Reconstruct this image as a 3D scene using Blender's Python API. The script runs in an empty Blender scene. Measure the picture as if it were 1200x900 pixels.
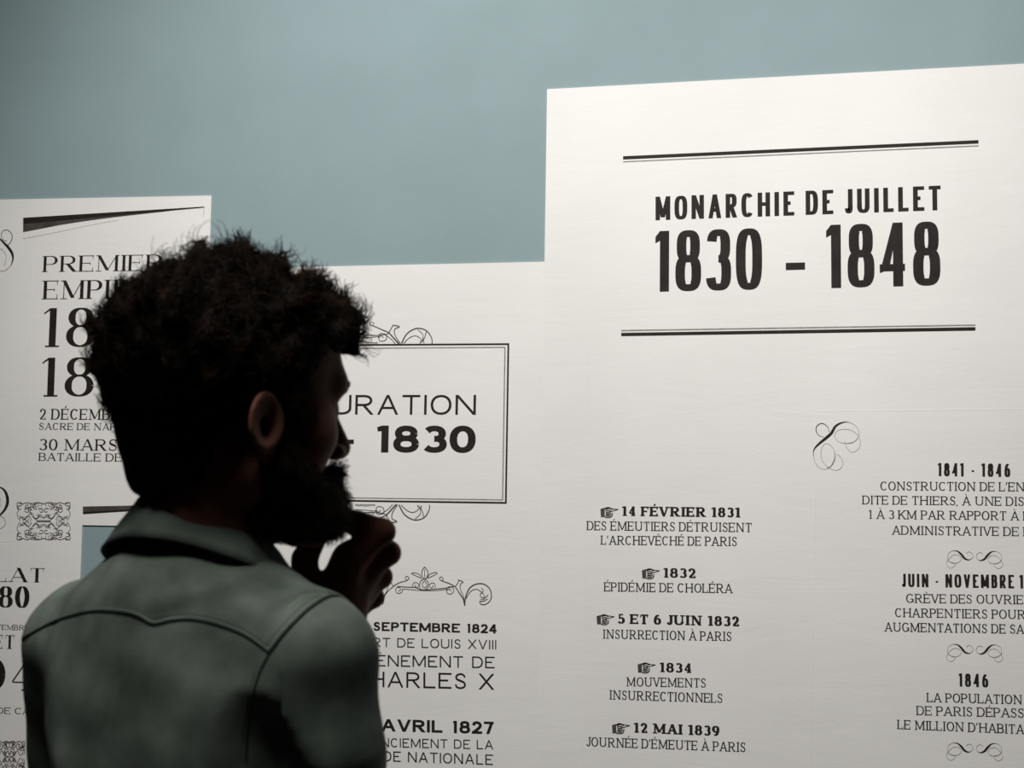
import bpy, math, random
import numpy as np
from mathutils import Vector, Matrix
from mathutils.bvhtree import BVHTree

# ------------------------------------------------------------------ camera, light, exposure
C = bpy.context.scene.collection
scn = bpy.context.scene
YAW, PITCH, ROLL, FPX = math.radians(14.0), math.radians(4.75), math.radians(0.93), 2000.0
CAM = np.array([0.0, -2.5, 1.5])
_f = np.array([-math.sin(YAW)*math.cos(PITCH), math.cos(YAW)*math.cos(PITCH), math.sin(PITCH)])
_r0 = np.array([math.cos(YAW), math.sin(YAW), 0.0]); _u0 = np.cross(_r0, _f)
CR = math.cos(ROLL)*_r0 + math.sin(ROLL)*_u0
CU = -math.sin(ROLL)*_r0 + math.cos(ROLL)*_u0
cd = bpy.data.cameras.new('camera'); cam = bpy.data.objects.new('camera', cd); C.objects.link(cam)
cd.sensor_width = 36.0; cd.lens = FPX/1200*36.0; cd.clip_start = 0.05
cam.matrix_world = Matrix(((CR[0], CU[0], -_f[0], CAM[0]), (CR[1], CU[1], -_f[1], CAM[1]), (CR[2], CU[2], -_f[2], CAM[2]), (0, 0, 0, 1)))
cd.dof.use_dof = True; cd.dof.focus_distance = 2.52; cd.dof.aperture_fstop = 9.0
scn.camera = cam
scn.view_settings.view_transform = 'Standard'; scn.view_settings.look = 'None'
scn.view_settings.gamma = 1.0; scn.view_settings.exposure = 0.0
scn.view_settings.use_curve_mapping = False
w = bpy.data.worlds.new('world'); scn.world = w; w.use_nodes = True
w.node_tree.nodes['Background'].inputs[0].default_value = (0.5, 0.6, 0.6, 1)
w.node_tree.nodes['Background'].inputs[1].default_value = 0.02

def spot(name, loc, target, power, color, size_deg, blend=1.0, radius=0.06):
    d = bpy.data.lights.new(name, 'SPOT'); o = bpy.data.objects.new(name, d); C.objects.link(o)
    d.energy = power; d.color = color; d.spot_size = math.radians(size_deg); d.spot_blend = blend; d.shadow_soft_size = radius
    o.location = loc
    o.rotation_euler = (Vector(target)-Vector(loc)).to_track_quat('-Z', 'Y').to_euler()
    return o
WARM = (1.0, 0.975, 0.94)
spot('wall_spot', (-0.854, -1.482, 3.19), (-0.598, 0, 1.646), 162, WARM, 77.1, 1.0, 0.05)
spot('wall_spot', (0.174, -0.964, 2.65), (0.329, 0, 1.856), 22, WARM, 96.3, 1.0, 0.05)
def area(name, loc, target, power, color, sx, sy):
    d = bpy.data.lights.new(name, 'AREA'); o = bpy.data.objects.new(name, d); C.objects.link(o)
    d.shape = 'RECTANGLE'; d.size = sx; d.size_y = sy; d.energy = power; d.color = color
    o.location = loc
    o.rotation_euler = (Vector(target)-Vector(loc)).to_track_quat('-Z', 'Y').to_euler()
    return o
area('overhead_fill', (-0.62, -1.75, 3.2), (-0.62, -1.2, 1.3), 20.0, (0.97, 1.0, 0.96), 0.5, 0.5)  # unseen soft fill added overhead to lift the man's back and shoulders

# ------------------------------------------------------------------ helpers
def ray(px, py):
    d = _f*FPX + CR*(px-600.0) - CU*(py-450.0)
    return d/np.linalg.norm(d)
def on_wall(px, py, y=0.0):                 # point of the wall plane seen at a photograph position
    d = ray(px, py); t = (y-CAM[1])/d[1]
    p = CAM+d*t
    return float(p[0]), float(p[2])
def at_depth(px, py, depth):
    d = _f*FPX + CR*(px-600.0) - CU*(py-450.0)
    return CAM + d*(depth/FPX)
def to_px(p):
    d = np.asarray(p)-CAM; z = d@_f
    return 600+FPX*(d@CR)/z, 450-FPX*(d@CU)/z

def mat(name, color, rough=0.6, spec=0.3):
    m = bpy.data.materials.new(name); m.use_nodes = True
    b = m.node_tree.nodes['Principled BSDF']
    b.inputs['Base Color'].default_value = (*color, 1); b.inputs['Roughness'].default_value = rough
    b.inputs['Specular IOR Level'].default_value = spec
    return m
def noise_mat(name, c1, c2, scale, rough=0.6, spec=0.3, bump=0.0, bscale=None, bdist=0.002, stretch=(1, 1, 1), detail=5, lo=0.35, hi=0.65):
    m = mat(name, c1, rough, spec); nt = m.node_tree; b = nt.nodes['Principled BSDF']
    tc = nt.nodes.new('ShaderNodeTexCoord'); mp = nt.nodes.new('ShaderNodeMapping'); mp.inputs['Scale'].default_value = stretch
    nt.links.new(tc.outputs['Object'], mp.inputs[0])
    n = nt.nodes.new('ShaderNodeTexNoise'); n.inputs['Scale'].default_value = scale; n.inputs['Detail'].default_value = detail
    nt.links.new(mp.outputs[0], n.inputs['Vector'])
    r = nt.nodes.new('ShaderNodeValToRGB'); r.color_ramp.elements[0].color = (*c1, 1); r.color_ramp.elements[1].color = (*c2, 1)
    r.color_ramp.elements[0].position = lo; r.color_ramp.elements[1].position = hi
    nt.links.new(n.outputs['Fac'], r.inputs[0]); nt.links.new(r.outputs[0], b.inputs['Base Color'])
    if bump:
        n2 = nt.nodes.new('ShaderNodeTexNoise'); n2.inputs['Scale'].default_value = bscale or scale; n2.inputs['Detail'].default_value = 6
        nt.links.new(mp.outputs[0], n2.inputs['Vector'])
        bp = nt.nodes.new('ShaderNodeBump'); bp.inputs['Strength'].default_value = bump; bp.inputs['Distance'].default_value = bdist
        nt.links.new(n2.outputs['Fac'], bp.inputs['Height']); nt.links.new(bp.outputs[0], b.inputs['Normal'])
    return m

def mesh_obj(name, verts, faces, material, parent=None, smooth=False, base=None):
    me = bpy.data.meshes.new(name)
    v = np.asarray(verts, dtype=float)
    if base is not None: v = v-np.asarray(base)
    if isinstance(faces, np.ndarray):
        k = faces.shape[1]
        me.vertices.add(len(v)); me.vertices.foreach_set('co', v.astype(np.float32).ravel())
        me.loops.add(faces.size); me.loops.foreach_set('vertex_index', faces.astype(np.int32).ravel())
        me.polygons.add(len(faces)); me.polygons.foreach_set('loop_start', np.arange(0, faces.size, k, dtype=np.int32))
        me.update(calc_edges=True); me.validate()
    else:
        me.from_pydata([tuple(p) for p in v], [], faces); me.update()
    if smooth: me.polygons.foreach_set('use_smooth', [True]*len(me.polygons)); me.update()
    me.materials.append(material)
    o = bpy.data.objects.new(name, me); C.objects.link(o)
    if parent: o.parent = parent
    return o
def tag(o, label, cat, group=None):
    o['label'] = label; o['category'] = cat
    if group: o['group'] = group
    return o
def empty(name, loc):
    o = bpy.data.objects.new(name, None); C.objects.link(o); o.location = loc; o.empty_display_size = 0.1
    return o
def box(name, lo, hi, m):
    x0, y0, z0 = lo; x1, y1, z1 = hi
    v = [(x0, y0, z0), (x1, y0, z0), (x1, y1, z0), (x0, y1, z0), (x0, y0, z1), (x1, y0, z1), (x1, y1, z1), (x0, y1, z1)]
    f = [(0, 3, 2, 1), (4, 5, 6, 7), (0, 1, 5, 4), (1, 2, 6, 5), (2, 3, 7, 6), (3, 0, 4, 7)]
    o = mesh_obj(name, v, f, m); o['kind'] = 'structure'; return o

# ------------------------------------------------------------------ the room
M_teal = noise_mat('teal_wall_paint', (0.232, 0.305, 0.322), (0.245, 0.32, 0.338), 9.0, 0.75, 0.2, bump=0.25, bscale=260, bdist=0.0006)
M_dark = noise_mat('dark_room_paint', (0.05, 0.052, 0.052), (0.06, 0.062, 0.062), 4.0, 0.85, 0.1)
M_floor = noise_mat('grey_floor', (0.09, 0.085, 0.08), (0.12, 0.115, 0.105), 12.0, 0.6, 0.3)
box('wall_back', (-4.0, 0.0, 0.0), (3.6, 0.15, 3.3), M_teal)
box('wall_left', (-4.15, -5.2, 0.0), (-4.0, 0.0, 3.3), M_dark)
box('wall_right', (3.6, -5.2, 0.0), (3.75, 0.0, 3.3), M_dark)
box('wall_front', (-4.0, -5.35, 0.0), (3.6, -5.2, 3.3), M_dark)
box('floor', (-4.15, -5.35, -0.1), (3.75, 0.15, 0.0), M_floor)
box('ceiling', (-4.15, -5.35, 3.3), (3.75, 0.15, 3.4), M_dark)
box('baseboard_back', (-4.0, -0.012, 0.0), (3.6, 0.0, 0.09), M_dark)

# ------------------------------------------------------------------ printed panels
def paper_material():
    m = noise_mat('matte_white_print', (0.735, 0.715, 0.70), (0.765, 0.745, 0.73), 5.0, 0.7, 0.2)
    nt = m.node_tree; b = nt.nodes['Principled BSDF']
    tc = nt.nodes.new('ShaderNodeTexCoord')
    mp = nt.nodes.new('ShaderNodeMapping'); mp.inputs['Scale'].default_value = (5, 1, 22)
    nt.links.new(tc.outputs['Object'], mp.inputs[0])
    n = nt.nodes.new('ShaderNodeTexNoise'); n.inputs['Scale'].default_value = 1.0; n.inputs['Detail'].default_value = 6; n.inputs['Distortion'].default_value = 0.6
    n.inputs['Roughness'].default_value = 0.62
    nt.links.new(mp.outputs[0], n.inputs['Vector'])
    bp = nt.nodes.new('ShaderNodeBump'); bp.inputs['Strength'].default_value = 0.3; bp.inputs['Distance'].default_value = 0.0022
    nt.links.new(n.outputs['Fac'], bp.inputs['Height'])
    n3 = nt.nodes.new('ShaderNodeTexNoise'); n3.inputs['Scale'].default_value = 700
    nt.links.new(tc.outputs['Object'], n3.inputs['Vector'])
    b2 = nt.nodes.new('ShaderNodeBump'); b2.inputs['Strength'].default_value = 0.25; b2.inputs['Distance'].default_value = 0.0004
    nt.links.new(n3.outputs['Fac'], b2.inputs['Height']); nt.links.new(bp.outputs[0], b2.inputs['Normal'])
    nt.links.new(b2.outputs[0], b.inputs['Normal'])
    return m
M_paper = paper_material()
M_ink = noise_mat('black_printing_ink', (0.012, 0.009, 0.008), (0.02, 0.015, 0.013), 40, 0.65, 0.2)
M_inkgrey = noise_mat('grey_printing_ink', (0.20, 0.185, 0.17), (0.28, 0.26, 0.24), 90, 0.65, 0.2)
M_inkmid = noise_mat('soft_black_printing_ink', (0.05, 0.04, 0.036), (0.08, 0.065, 0.058), 60, 0.65, 0.2)
M_inkfine = noise_mat('fine_line_ink', (0.30, 0.28, 0.26), (0.38, 0.36, 0.33), 90, 0.65, 0.2)
PT = 0.0022   # thickness of the printed sheet
def panel(poly_px=None, label='', poly=None):
    pts = poly
    root = empty('printed_panel', (pts[0][0], 0.0, pts[-1][1]))
    bx, bz = pts[0][0], pts[-1][1]
    n = len(pts)
    v = [(x-bx, -PT, z-bz) for x, z in pts]+[(x-bx, -0.0001, z-bz) for x, z in pts]
    f = [tuple(range(n-1, -1, -1)), tuple(range(n, 2*n))]+[(i, (i+1) % n, n+(i+1) % n, n+i) for i in range(n)]
    s = mesh_obj('sheet', v, f, M_paper, root)
    tag(root, label, 'panel', 'printed wall panels')
    root['bx'] = bx; root['bz'] = bz
    return root
tl0 = on_wall(-400, 241.8); tl = on_wall(0, 234.2); tr = on_wall(248.5, 229.5)
nb = on_wall(247.5, 618); nl = on_wall(97, 618)
ZB = 0.35
p_left = panel(poly=[(tl0[0], tl0[1]), tr, (tr[0], nb[1]), (nl[0], nb[1]), (nl[0], ZB), (tl0[0], ZB)],
               label='white printed wall panel with PREMIER EMPIRE heading, leftmost, behind the man')
m0 = (tr[0], on_wall(248.5, 315.4)[1]); m1 = on_wall(638.5, 307)
p_mid = panel(poly=[m0, m1, (m1[0], ZB), (m0[0], ZB)],
              label='white printed wall panel with boxed 1830 title, lower middle panel right of the man\'s face')
r0 = on_wall(639.5, 105); r1 = on_wall(1200, 75)
rx = r1[0]+0.55; rz = r1[1]+(r1[1]-r0[1])/(r1[0]-r0[0])*0.55
p_right = panel(poly=[(m1[0], r0[1]), (rx, rz), (rx, ZB), (m1[0], ZB)],
                label='tallest white printed wall panel headed MONARCHIE DE JUILLET 1830 - 1848, at right')

class Print:
    """flat print gathered in wall coordinates (x, z) and linked as one mesh part"""
    def __init__(s): s.v = []; s.f = []
    def poly(s, pts):
        i = len(s.v); s.v += list(pts); s.f.append(tuple(range(i, i+len(pts))))
    def strip(s, pts, widths, cap=False):
        pts = [np.array(p, float) for p in pts]; n = len(pts); i0 = len(s.v)
        for i in range(n):
            a = pts[max(i-1, 0)]; b = pts[min(i+1, n-1)]; d = b-a; l = np.hypot(*d) or 1
            nx = np.array([-d[1], d[0]])/l*widths[i]/2
            s.v += [tuple(pts[i]+nx), tuple(pts[i]-nx)]
        for i in range(n-1): s.f.append((i0+2*i, i0+2*i+1, i0+2*i+3, i0+2*i+2))
    def order(s):
        out = []; last = -1
        for f_ in s.f:
            if out and min(f_) <= last: out[-1] = out[-1]+f_
            else: out.append(f_)
            last = max(f_)
        return out
    def build(s, name, m, parent, lift=0.0):
        bx, bz = parent['bx'], parent['bz']
        y = -PT-0.00025-lift
        yy = [y]*len(s.v)
        for k, f_ in enumerate(s.order()):
            for i in f_: yy[i] = y-(k % 25)*6e-6      # overlapping strokes do not share a plane
        o = mesh_obj(name, [(x-bx, yi, z-bz) for (x, z), yi in zip(s.v, yy)], s.f, m, parent)
        return o

# ---- letter shapes: every glyph is strokes in a unit cap box
def ell(cx, cy, rx_, ry_, a0, a1): return ('A', cx, cy, rx_, ry_, a0, a1)
def ln(a, b, c, d, k='S'): return ('L', a, b, c, d, k)
TICK = [ln(.5, 1.0, .5, .8, 'S')]
G = {
 'A': (.96, [ln(0, 0, .5, 1, 'N'), ln(.5, 1, 1, 0, 'K'), ln(.2, .32, .8, .32, 'T')], [(0, 0, 'b'), (1, 0, 'b')]),
 'B': (.80, [ln(0, 0, 0, 1), ln(0, 1, .5, 1, 'T'), ell(.5, .765, .42, .235, 90, -90), ln(.5, .53, 0, .53, 'T'), ln(.5, .53, .55, .53, 'T'), ell(.55, .265, .45, .265, 90, -90), ln(.55, 0, 0, 0, 'T')], [(0, 0, 'l'), (0, 1, 'l')]),
 'C': (.86, [ell(.5, .5, .5, .5, 42, 318)], [(.9, .84, 'v', .16)]),
 'D': (.88, [ln(0, 0, 0, 1), ln(0, 1, .45, 1, 'T'), ell(.45, .5, .55, .5, 90, -90), ln(.45, 0, 0, 0, 'T')], [(0, 0, 'l'), (0, 1, 'l')]),
 'E': (.78, [ln(0, 0, 0, 1), ln(0, 1, 1, 1, 'T'), ln(0, .52, .78, .52, 'T'), ln(0, 0, 1, 0, 'T')], [(0, 0, 'l'), (0, 1, 'l'), (1, 1, 'v', -.24), (1, 0, 'v', .26), (.78, .43, 'v', .18)]),
 'F': (.74, [ln(0, 0, 0, 1), ln(0, 1, 1, 1, 'T'), ln(0, .5, .75, .5, 'T')], [(0, 0, 'b'), (0, 1, 'l'), (1, 1, 'v', -.24), (.75, .41, 'v', .18)]),
 'G': (.92, [ell(.5, .5, .5, .5, 42, 325), ln(1, .42, 1, .06), ln(.62, .42, 1, .42, 'T')], [(.9, .84, 'v', .16)]),
 'H': (.90, [ln(0, 0, 0, 1), ln(1, 0, 1, 1), ln(0, .52, 1, .52, 'T')], [(0, 0, 'b'), (0, 1, 'b'), (1, 0, 'b'), (1, 1, 'b')]),
 'I': (0, [ln(0, 0, 0, 1)], [(0, 0, 'b'), (0, 1, 'b')]),
 'J': (.55, [ln(1, 1, 1, .28), ell(.5, .28, .5, .28, 0, -165)], [(1, 1, 'b')]),
 'K': (.90, [ln(0, 0, 0, 1), ln(.05, .36, .95, 1, 'N'), ln(.34, .58, 1, 0, 'K')], [(0, 0, 'b'), (0, 1, 'b'), (.95, 1, 'b'), (1, 0, 'b')]),
 'L': (.72, [ln(0, 0, 0, 1), ln(0, 0, 1, 0, 'T')], [(0, 0, 'l'), (0, 1, 'b'), (1, 0, 'v', .28)]),
 'M': (1.10, [ln(0, 0, 0, 1, 'n'), ln(0, 1, .5, .05, 'K'), ln(.5, .05, 1, 1, 'N'), ln(1, 0, 1, 1)], [(0, 0, 'b'), (0, 1, 'l'), (1, 0, 'b'), (1, 1, 'r')]),
 'N': (.92, [ln(0, 0, 0, 1, 'n'), ln(0, 1, 1, 0, 'K'), ln(1, 0, 1, 1, 'n')], [(0, 0, 'b'), (0, 1, 'l'), (1, 1, 'b')]),
 'O': (.94, [ell(.5, .5, .5, .5, 0, 360)], []),
 'P': (.76, [ln(0, 0, 0, 1), ln(0, 1, .5, 1, 'T'), ell(.5, .735, .5, .265, 90, -90), ln(.5, .47, 0, .47, 'T')], [(0, 0, 'b'), (0, 1, 'l')]),
 'R': (.84, [ln(0, 0, 0, 1), ln(0, 1, .48, 1, 'T'), ell(.48, .745, .44, .255, 90, -90), ln(.48, .49, 0, .49, 'T'), ln(.45, .48, 1, 0, 'K')], [(0, 0, 'b'), (0, 1, 'l'), (1, 0, 'r')]),
 'S': (.70, [('W', [(.93, .76), (.86, .9), (.68, .985), (.45, 1.0), (.18, .93), (.06, .77), (.16, .62), (.5, .52), (.83, .41), (.96, .25), (.86, .08), (.55, 0), (.28, .02), (.08, .1), (.02, .26)])], [(.93, .78, 'v', .22), (.02, .22, 'v', -.22)]),
 'T': (.82, [ln(.5, 0, .5, 1), ln(0, 1, 1, 1, 'T')], [(.5, 0, 'b'), (0, 1, 'v', -.25), (1, 1, 'v', -.25)]),
 'U': (.88, [ln(0, 1, 0, .32), ell(.5, .32, .5, .32, 180, 360), ln(1, .32, 1, 1, 'n')], [(0, 1, 'b'), (1, 1, 'b')]),
 'V': (.92, [ln(0, 1, .5, 0, 'K'), ln(.5, 0, 1, 1, 'N')], [(0, 1, 'b'), (1, 1, 'b')]),
 'X': (.90, [ln(0, 1, 1, 0, 'K'), ln(0, 0, 1, 1, 'N')], [(0, 1, 'b'), (1, 1, 'b'), (0, 0, 'b'), (1, 0, 'b')]),
 '0': (.70, [ell(.5, .5, .5, .5, 0, 360)], []),
 '1': (.40, [ln(.72, 0, .72, 1), ('F',)], [(.72, 0, 'b')]),
 '2': (.68, [('P', [(.03, .72), (.12, .9), (.32, .99), (.55, 1.0), (.82, .92), (.95, .74), (.86, .55), (.5, .28), (.03, .02)]), ln(0, 0, 1, 0, 'T')], [(1, 0, 'v', .22)]),
 '3': (.68, [('3',)], []),
 '4': (.74, [ln(.72, 0, .72, 1), ln(.72, 1, 0, .27, 'N'), ln(0, .25, 1.1, .25, 'T')], [(.72, 0, 'b')]),
 '5': (.68, [ln(.12, 1, .92, 1, 'T'), ln(.12, 1, .08, .54, 'n'), ell(.44, .31, .56, .31, 135, -155)], []),
 '6': (.70, [ell(.5, .31, .5, .31, 0, 360), ('P', [(0, .32), (.03, .55), (.2, .82), (.5, .98), (.85, .95)])], []),
 '7': (.64, [ln(0, 1, 1, 1, 'T'), ln(1, 1, .35, 0, 'K')], [(0, 1, 'v', -.22)]),
 '8': (.70, [ell(.5, .765, .42, .235, 0, 360), ell(.5, .27, .5, .27, 0, 360)], []),
 '9': (.70, [ell(.5, .69, .5, .31, 0, 360), ('P', [(1, .68), (.97, .45), (.8, .18), (.5, .02), (.15, .05)])], []),
 '-': (.36, [ln(0, .4, 1, .4, 'D')], []),
 '.': (0, [ln(0, 0, 0, .06)], []), ',': (0, [ln(0, .05, -.6, -.16, 'n')], []), "'": (0, [ln(0, 1, -.4, .74, 'n')], []),
}
ACC = {'É': ('E', 'a'), 'È': ('E', 'g'), 'Ê': ('E', 'c'), 'À': ('A', 'g')}
# style: S stem, T thin, serif length, serif thickness, n squareness, track, word space
ST = {
 'cond':  dict(S=.185, T=.145, sl=0, st=0, n=3.0, tr=.22, sp=.50),
 'condb': dict(S=.150, T=.112, sl=0, st=0, n=3.0, tr=.10, sp=.30),
 'didone': dict(S=.195, T=.042, sl=.10, st=.040, n=2.0, tr=.13, sp=.40),
 'didoneb': dict(S=.25, T=.04, sl=.09, st=.04, n=2.0, tr=.12, sp=.35),
 'didones': dict(S=.18, T=.07, sl=.09, st=.06, n=2.0, tr=.15, sp=.42),
 'wide':  dict(S=.130, T=.113, sl=0, st=0, n=2.2, tr=.20, sp=.55),
 'wideb': dict(S=.280, T=.205, sl=0, st=0, n=2.2, tr=.10, sp=.45),
 'widem': dict(S=.260, T=.195, sl=0, st=0, n=2.3, tr=.13, sp=.50),
 'clar':  dict(S=.285, T=.14, sl=.085, st=.12, n=2.1, tr=.12, sp=.40),
 'light': dict(S=.135, T=.085, sl=.085, st=.07, n=2.1, tr=.12, sp=.42),
}
def catmull(P, sub=6):
    P = [np.array(p, float) for p in P]; out = []
    for i in range(len(P)-1):
        p0 = P[max(i-1, 0)]; p1 = P[i]; p2 = P[i+1]; p3 = P[min(i+2, len(P)-1)]
        for k in range(sub):
            t = k/sub
            out.append(.5*((2*p1)+(-p0+p2)*t+(2*p0-5*p1+4*p2-p3)*t*t+(-p0+3*p1-3*p2+p3)*t**3))
    out.append(P[-1]); return out
def gwidth(ch, s, W):
    b = ACC[ch][0] if ch in ACC else ch
    return max(G[b][0]*W, s['S']*(2.0 if b == '-' else 1.0))
def glyph(pr, ch, x0, s, W, emit):
    acc = None
    if ch in ACC: ch, acc = ACC[ch]
    gw, strokes, serifs = G[ch]; wd = max(gw*W, s['S']*(2.0 if ch == '-' else 1.0)); S, T = s['S'], s['T']
    X = lambda u: x0+S/2+u*(wd-S) if gw > 0 else x0+S/2+u*S
    Y = lambda v: T/2+v*(1-T)
    contrast = S/T
    N = T*1.15 if contrast > 2 else (T+(S-T)*.35 if contrast > 1.35 else S*.92)
    K = S*.97
    def strip(pts, ws): emit(pts, ws)
    if ch == '3':
        e = 168 if s['n'] > 2.8 else 152
        strokes = [ell(.5, .755, .44, .245, e, -90), ell(.5, .265, .5, .265, 90, -e)]
    if ch == '4' and s['n'] > 2.8: strokes = [ln(.74, 0, .74, 1), ('Q4',), ln(0, .27, 1.12, .27, 'T')]
    for st in strokes:
        if st[0] == 'Q4':
            xr_ = X(.74)-S/2; xl = x0
            emit('Q', [(xl, .27-T/2), (xl+S*.95, .27), (xr_+S*.3, .80), (xr_+S*.3, 1.0), (xr_, 1.0)])
            continue
        if st[0] == 'L':
            _, a, b, c, d, k = st
            vert = abs(a-c) < .12
            if k == 'D': wdt = max(T*.8, S*.6)
            else: wdt = {'S': S, 'T': T, 'K': K, 'N': N, 'n': N if contrast > 1.35 else S}[k]
            ya = b if vert or k in 'KN' else None
            y0_, y1_ = Y(b), Y(d)
            if k in 'SnKN':   # reach the cap lines fully
                ext = lambda v: 0.0 if v <= 0.001 and v > -.01 else (1.0 if v >= .999 else Y(v))
                y0_, y1_ = ext(b), ext(d)
            xa, xb = X(a), X(c)
            if k in 'KN':      # cut diagonals level at the cap lines
                L_ = math.hypot(xb-xa, y1_-y0_); hw = wdt*L_/max(abs(y1_-y0_), 1e-4)/2
                emit('Q', [(xa-hw, y0_), (xa+hw, y0_), (xb+hw, y1_), (xb-hw, y1_)])
            else:
                if k == 'T' and abs(c-a) > .05:
                    xa2, xb2 = xa, xb
                    if a in (0, 1): xa2 += (-S/2 if a == 0 else S/2)*(0 if serifs and contrast > 1.35 else 1)
                    if c in (0, 1): xb2 += (-S/2 if c == 0 else S/2)
                    xa, xb = xa2, xb2
                strip([(xa, y0_), (xb, y1_)], [wdt, wdt])
        elif st[0] == 'A':
            _, cx, cy, rx_, ry_, a0, a1 = st
            n = max(8, int(abs(a1-a0)/9)); pts = []; ws = []
            for i in range(n+1):
                t = math.radians(a0+(a1-a0)*i/n); c_, s_ = math.cos(t), math.sin(t); e = 2/s['n']
                pts.append((X(cx+rx_*math.copysign(abs(c_)**e, c_)), Y(cy+ry_*math.copysign(abs(s_)**e, s_))))
            for i in range(n+1):
                a = pts[max(i-1, 0)]; b = pts[min(i+1, n)]; dx, dy = b[0]-a[0], b[1]-a[1]; l = math.hypot(dx, dy) or 1
                ws.append(T+(S*1.04-T)*(abs(dy)/l)**1.6)
            strip(pts, ws)
        elif st[0] in 'PW':
            pts = [(X(p[0]), Y(p[1])) for p in catmull(st[1], 4)]; n = len(pts)-1; ws = []
            for i in range(n+1):
                a = pts[max(i-1, 0)]; b = pts[min(i+1, n)]; dx, dy = b[0]-a[0], b[1]-a[1]; l = math.hypot(dx, dy) or 1
                w0 = T+(S-T)*(abs(dy)/l)**1.5
                if st[0] == 'W':
                    w0 = T+(S-T)*math.exp(-((i/n-.47)/.17)**2)
                ws.append(w0)
            strip(pts, ws)
        elif st[0] == 'F':
            xs = X(.72)
            if contrast > 1.35:
                strip([(xs-S*.4, 1-T/2-.0), (xs-S*.5-.16, .86)], [max(T, .05), T*.8])
            else:
                emit('Q', [(xs-S/2, 1.0), (xs, 1.0), (xs, 1-S*1.3), (xs-S/2, .84)])
                emit('Q', [(xs-S/2, 1.0), (xs-S/2-.075, .905), (xs-S/2-.075, .80), (xs-S/2, .84)])
    if s['sl'] > 0:
        for sf in serifs:
            u, v, d = sf[:3]
            if d in 'blr':
                sw = S if True else N
                xa = X(u)-(S/2+s['sl'] if d in 'bl' else 0); xb = X(u)+(S/2+s['sl'] if d in 'br' else 0)
                yy = s['st']/2 if v == 0 else 1-s['st']/2
                strip([(xa, yy), (xb, yy)], [s['st']]*2)
            else:
                h = sf[3]; xx = X(u)+(0 if u < .5 else 0)
                yb = Y(v)
                tw = max(T*1.2, .045) if contrast > 2 else T
                emit('Q', [(xx-tw*.6 if u > .5 else xx-tw/2, yb), (xx+tw/2 if u > .5 else xx+tw*.6, yb), (xx+tw/2 if u > .5 else xx-tw*.1, yb+h), (xx+tw*.1 if u > .5 else xx-tw/2, yb+h)])
    if acc:
        xc = x0+wd/2; q = max(S*.55, .06)
        if acc == 'a': strip([(xc-.04, 1.09), (xc+.12, 1.27)], [q*.7, q*1.2])
        if acc == 'g': strip([(xc+.04, 1.09), (xc-.12, 1.27)], [q*.7, q*1.2])
        if acc == 'c': strip([(xc-.14, 1.09), (xc, 1.25), (xc+.14, 1.09)], [q*.8]*3)
def layout(text, s, W, tr):
    x = 0; pos = []
    for ch in text:
        if ch == ' ': pos.append((x, x)); x += s['sp']*max(W, .45); continue
        g = gwidth(ch, s, W); pad = s['sl']*1.6 if ch in 'IHNMUR1' else 0
        pos.append((x+pad/2, x+pad/2+g)); x += g+pad+tr
    return pos
def text(name, parent, txt, style, bl, br, hpx, sub=None, m=None, lift=0.0):
    """txt set so that its piece `sub` runs from photograph point bl to br along the baseline"""
    s = dict(ST[style]); sub = sub or txt
    i0 = txt.index(sub); i1 = i0+len(sub)-1
    A = np.array(on_wall(*bl)); B = np.array(on_wall(*br))
    up = np.array(on_wall(bl[0], bl[1]-hpx)); h = np.hypot(*(up-A))
    L = np.hypot(*(B-A))/h
    def span(W):
        p = layout(txt, s, W, s['tr']*(.6+.4*min(W, 1.3))); return p[i1][1]-p[i0][0]
    lo, hi = .15, 4.0
    for _ in range(40):
        mid = (lo+hi)/2
        if span(mid) < L: lo = mid
        else: hi = mid
    W = (lo+hi)/2
    p = layout(txt, s, W, s['tr']*(.6+.4*min(W, 1.3)))
    off = p[i0][0]
    ux = (B-A)/np.hypot(*(B-A)); uy = np.array([-ux[1], ux[0]])
    pr = Print()
    def emit(pts, ws):
        if isinstance(pts, str):
            q = [tuple(A+ux*(x-off)*h+uy*y*h) for x, y in ws]; pr.poly(q); return
        pr.strip([A+ux*(x-off)*h+uy*y*h for x, y in pts], [w_*h for w_ in ws])
    for ch, (xa, xb) in zip(txt, p):
        if ch != ' ': glyph(pr, ch, xa, s, W, emit)
    return pr.build(name, m or M_ink, parent, lift)

def pxcurve(pr, pts, w0=1.0, w1=None, sub=5, mode=None):
    """a drawn line given by photograph points, laid on the wall; widths in photograph pixels"""
    P = catmull(pts, sub) if len(pts) > 2 else [np.array(p, float) for p in pts]
    Q = [on_wall(*p) for p in P]
    a = np.array(on_wall(P[0][0], P[0][1])); b = np.array(on_wall(P[0][0]+10, P[0][1])); k = np.hypot(*(b-a))/10
    n = len(Q)-1; ws = []
    for i in range(n+1):
        t = i/n
        if mode == 'swell': ww = w0+((w1 or w0)-w0)*math.sin(math.pi*t)**1.6
        else: ww = w0+((w1 if w1 is not None else w0)-w0)*t
        ws.append(ww*k)
    pr.strip(Q, ws)
def quad(pr, pts): pr.poly([on_wall(*p) for p in pts])

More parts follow.
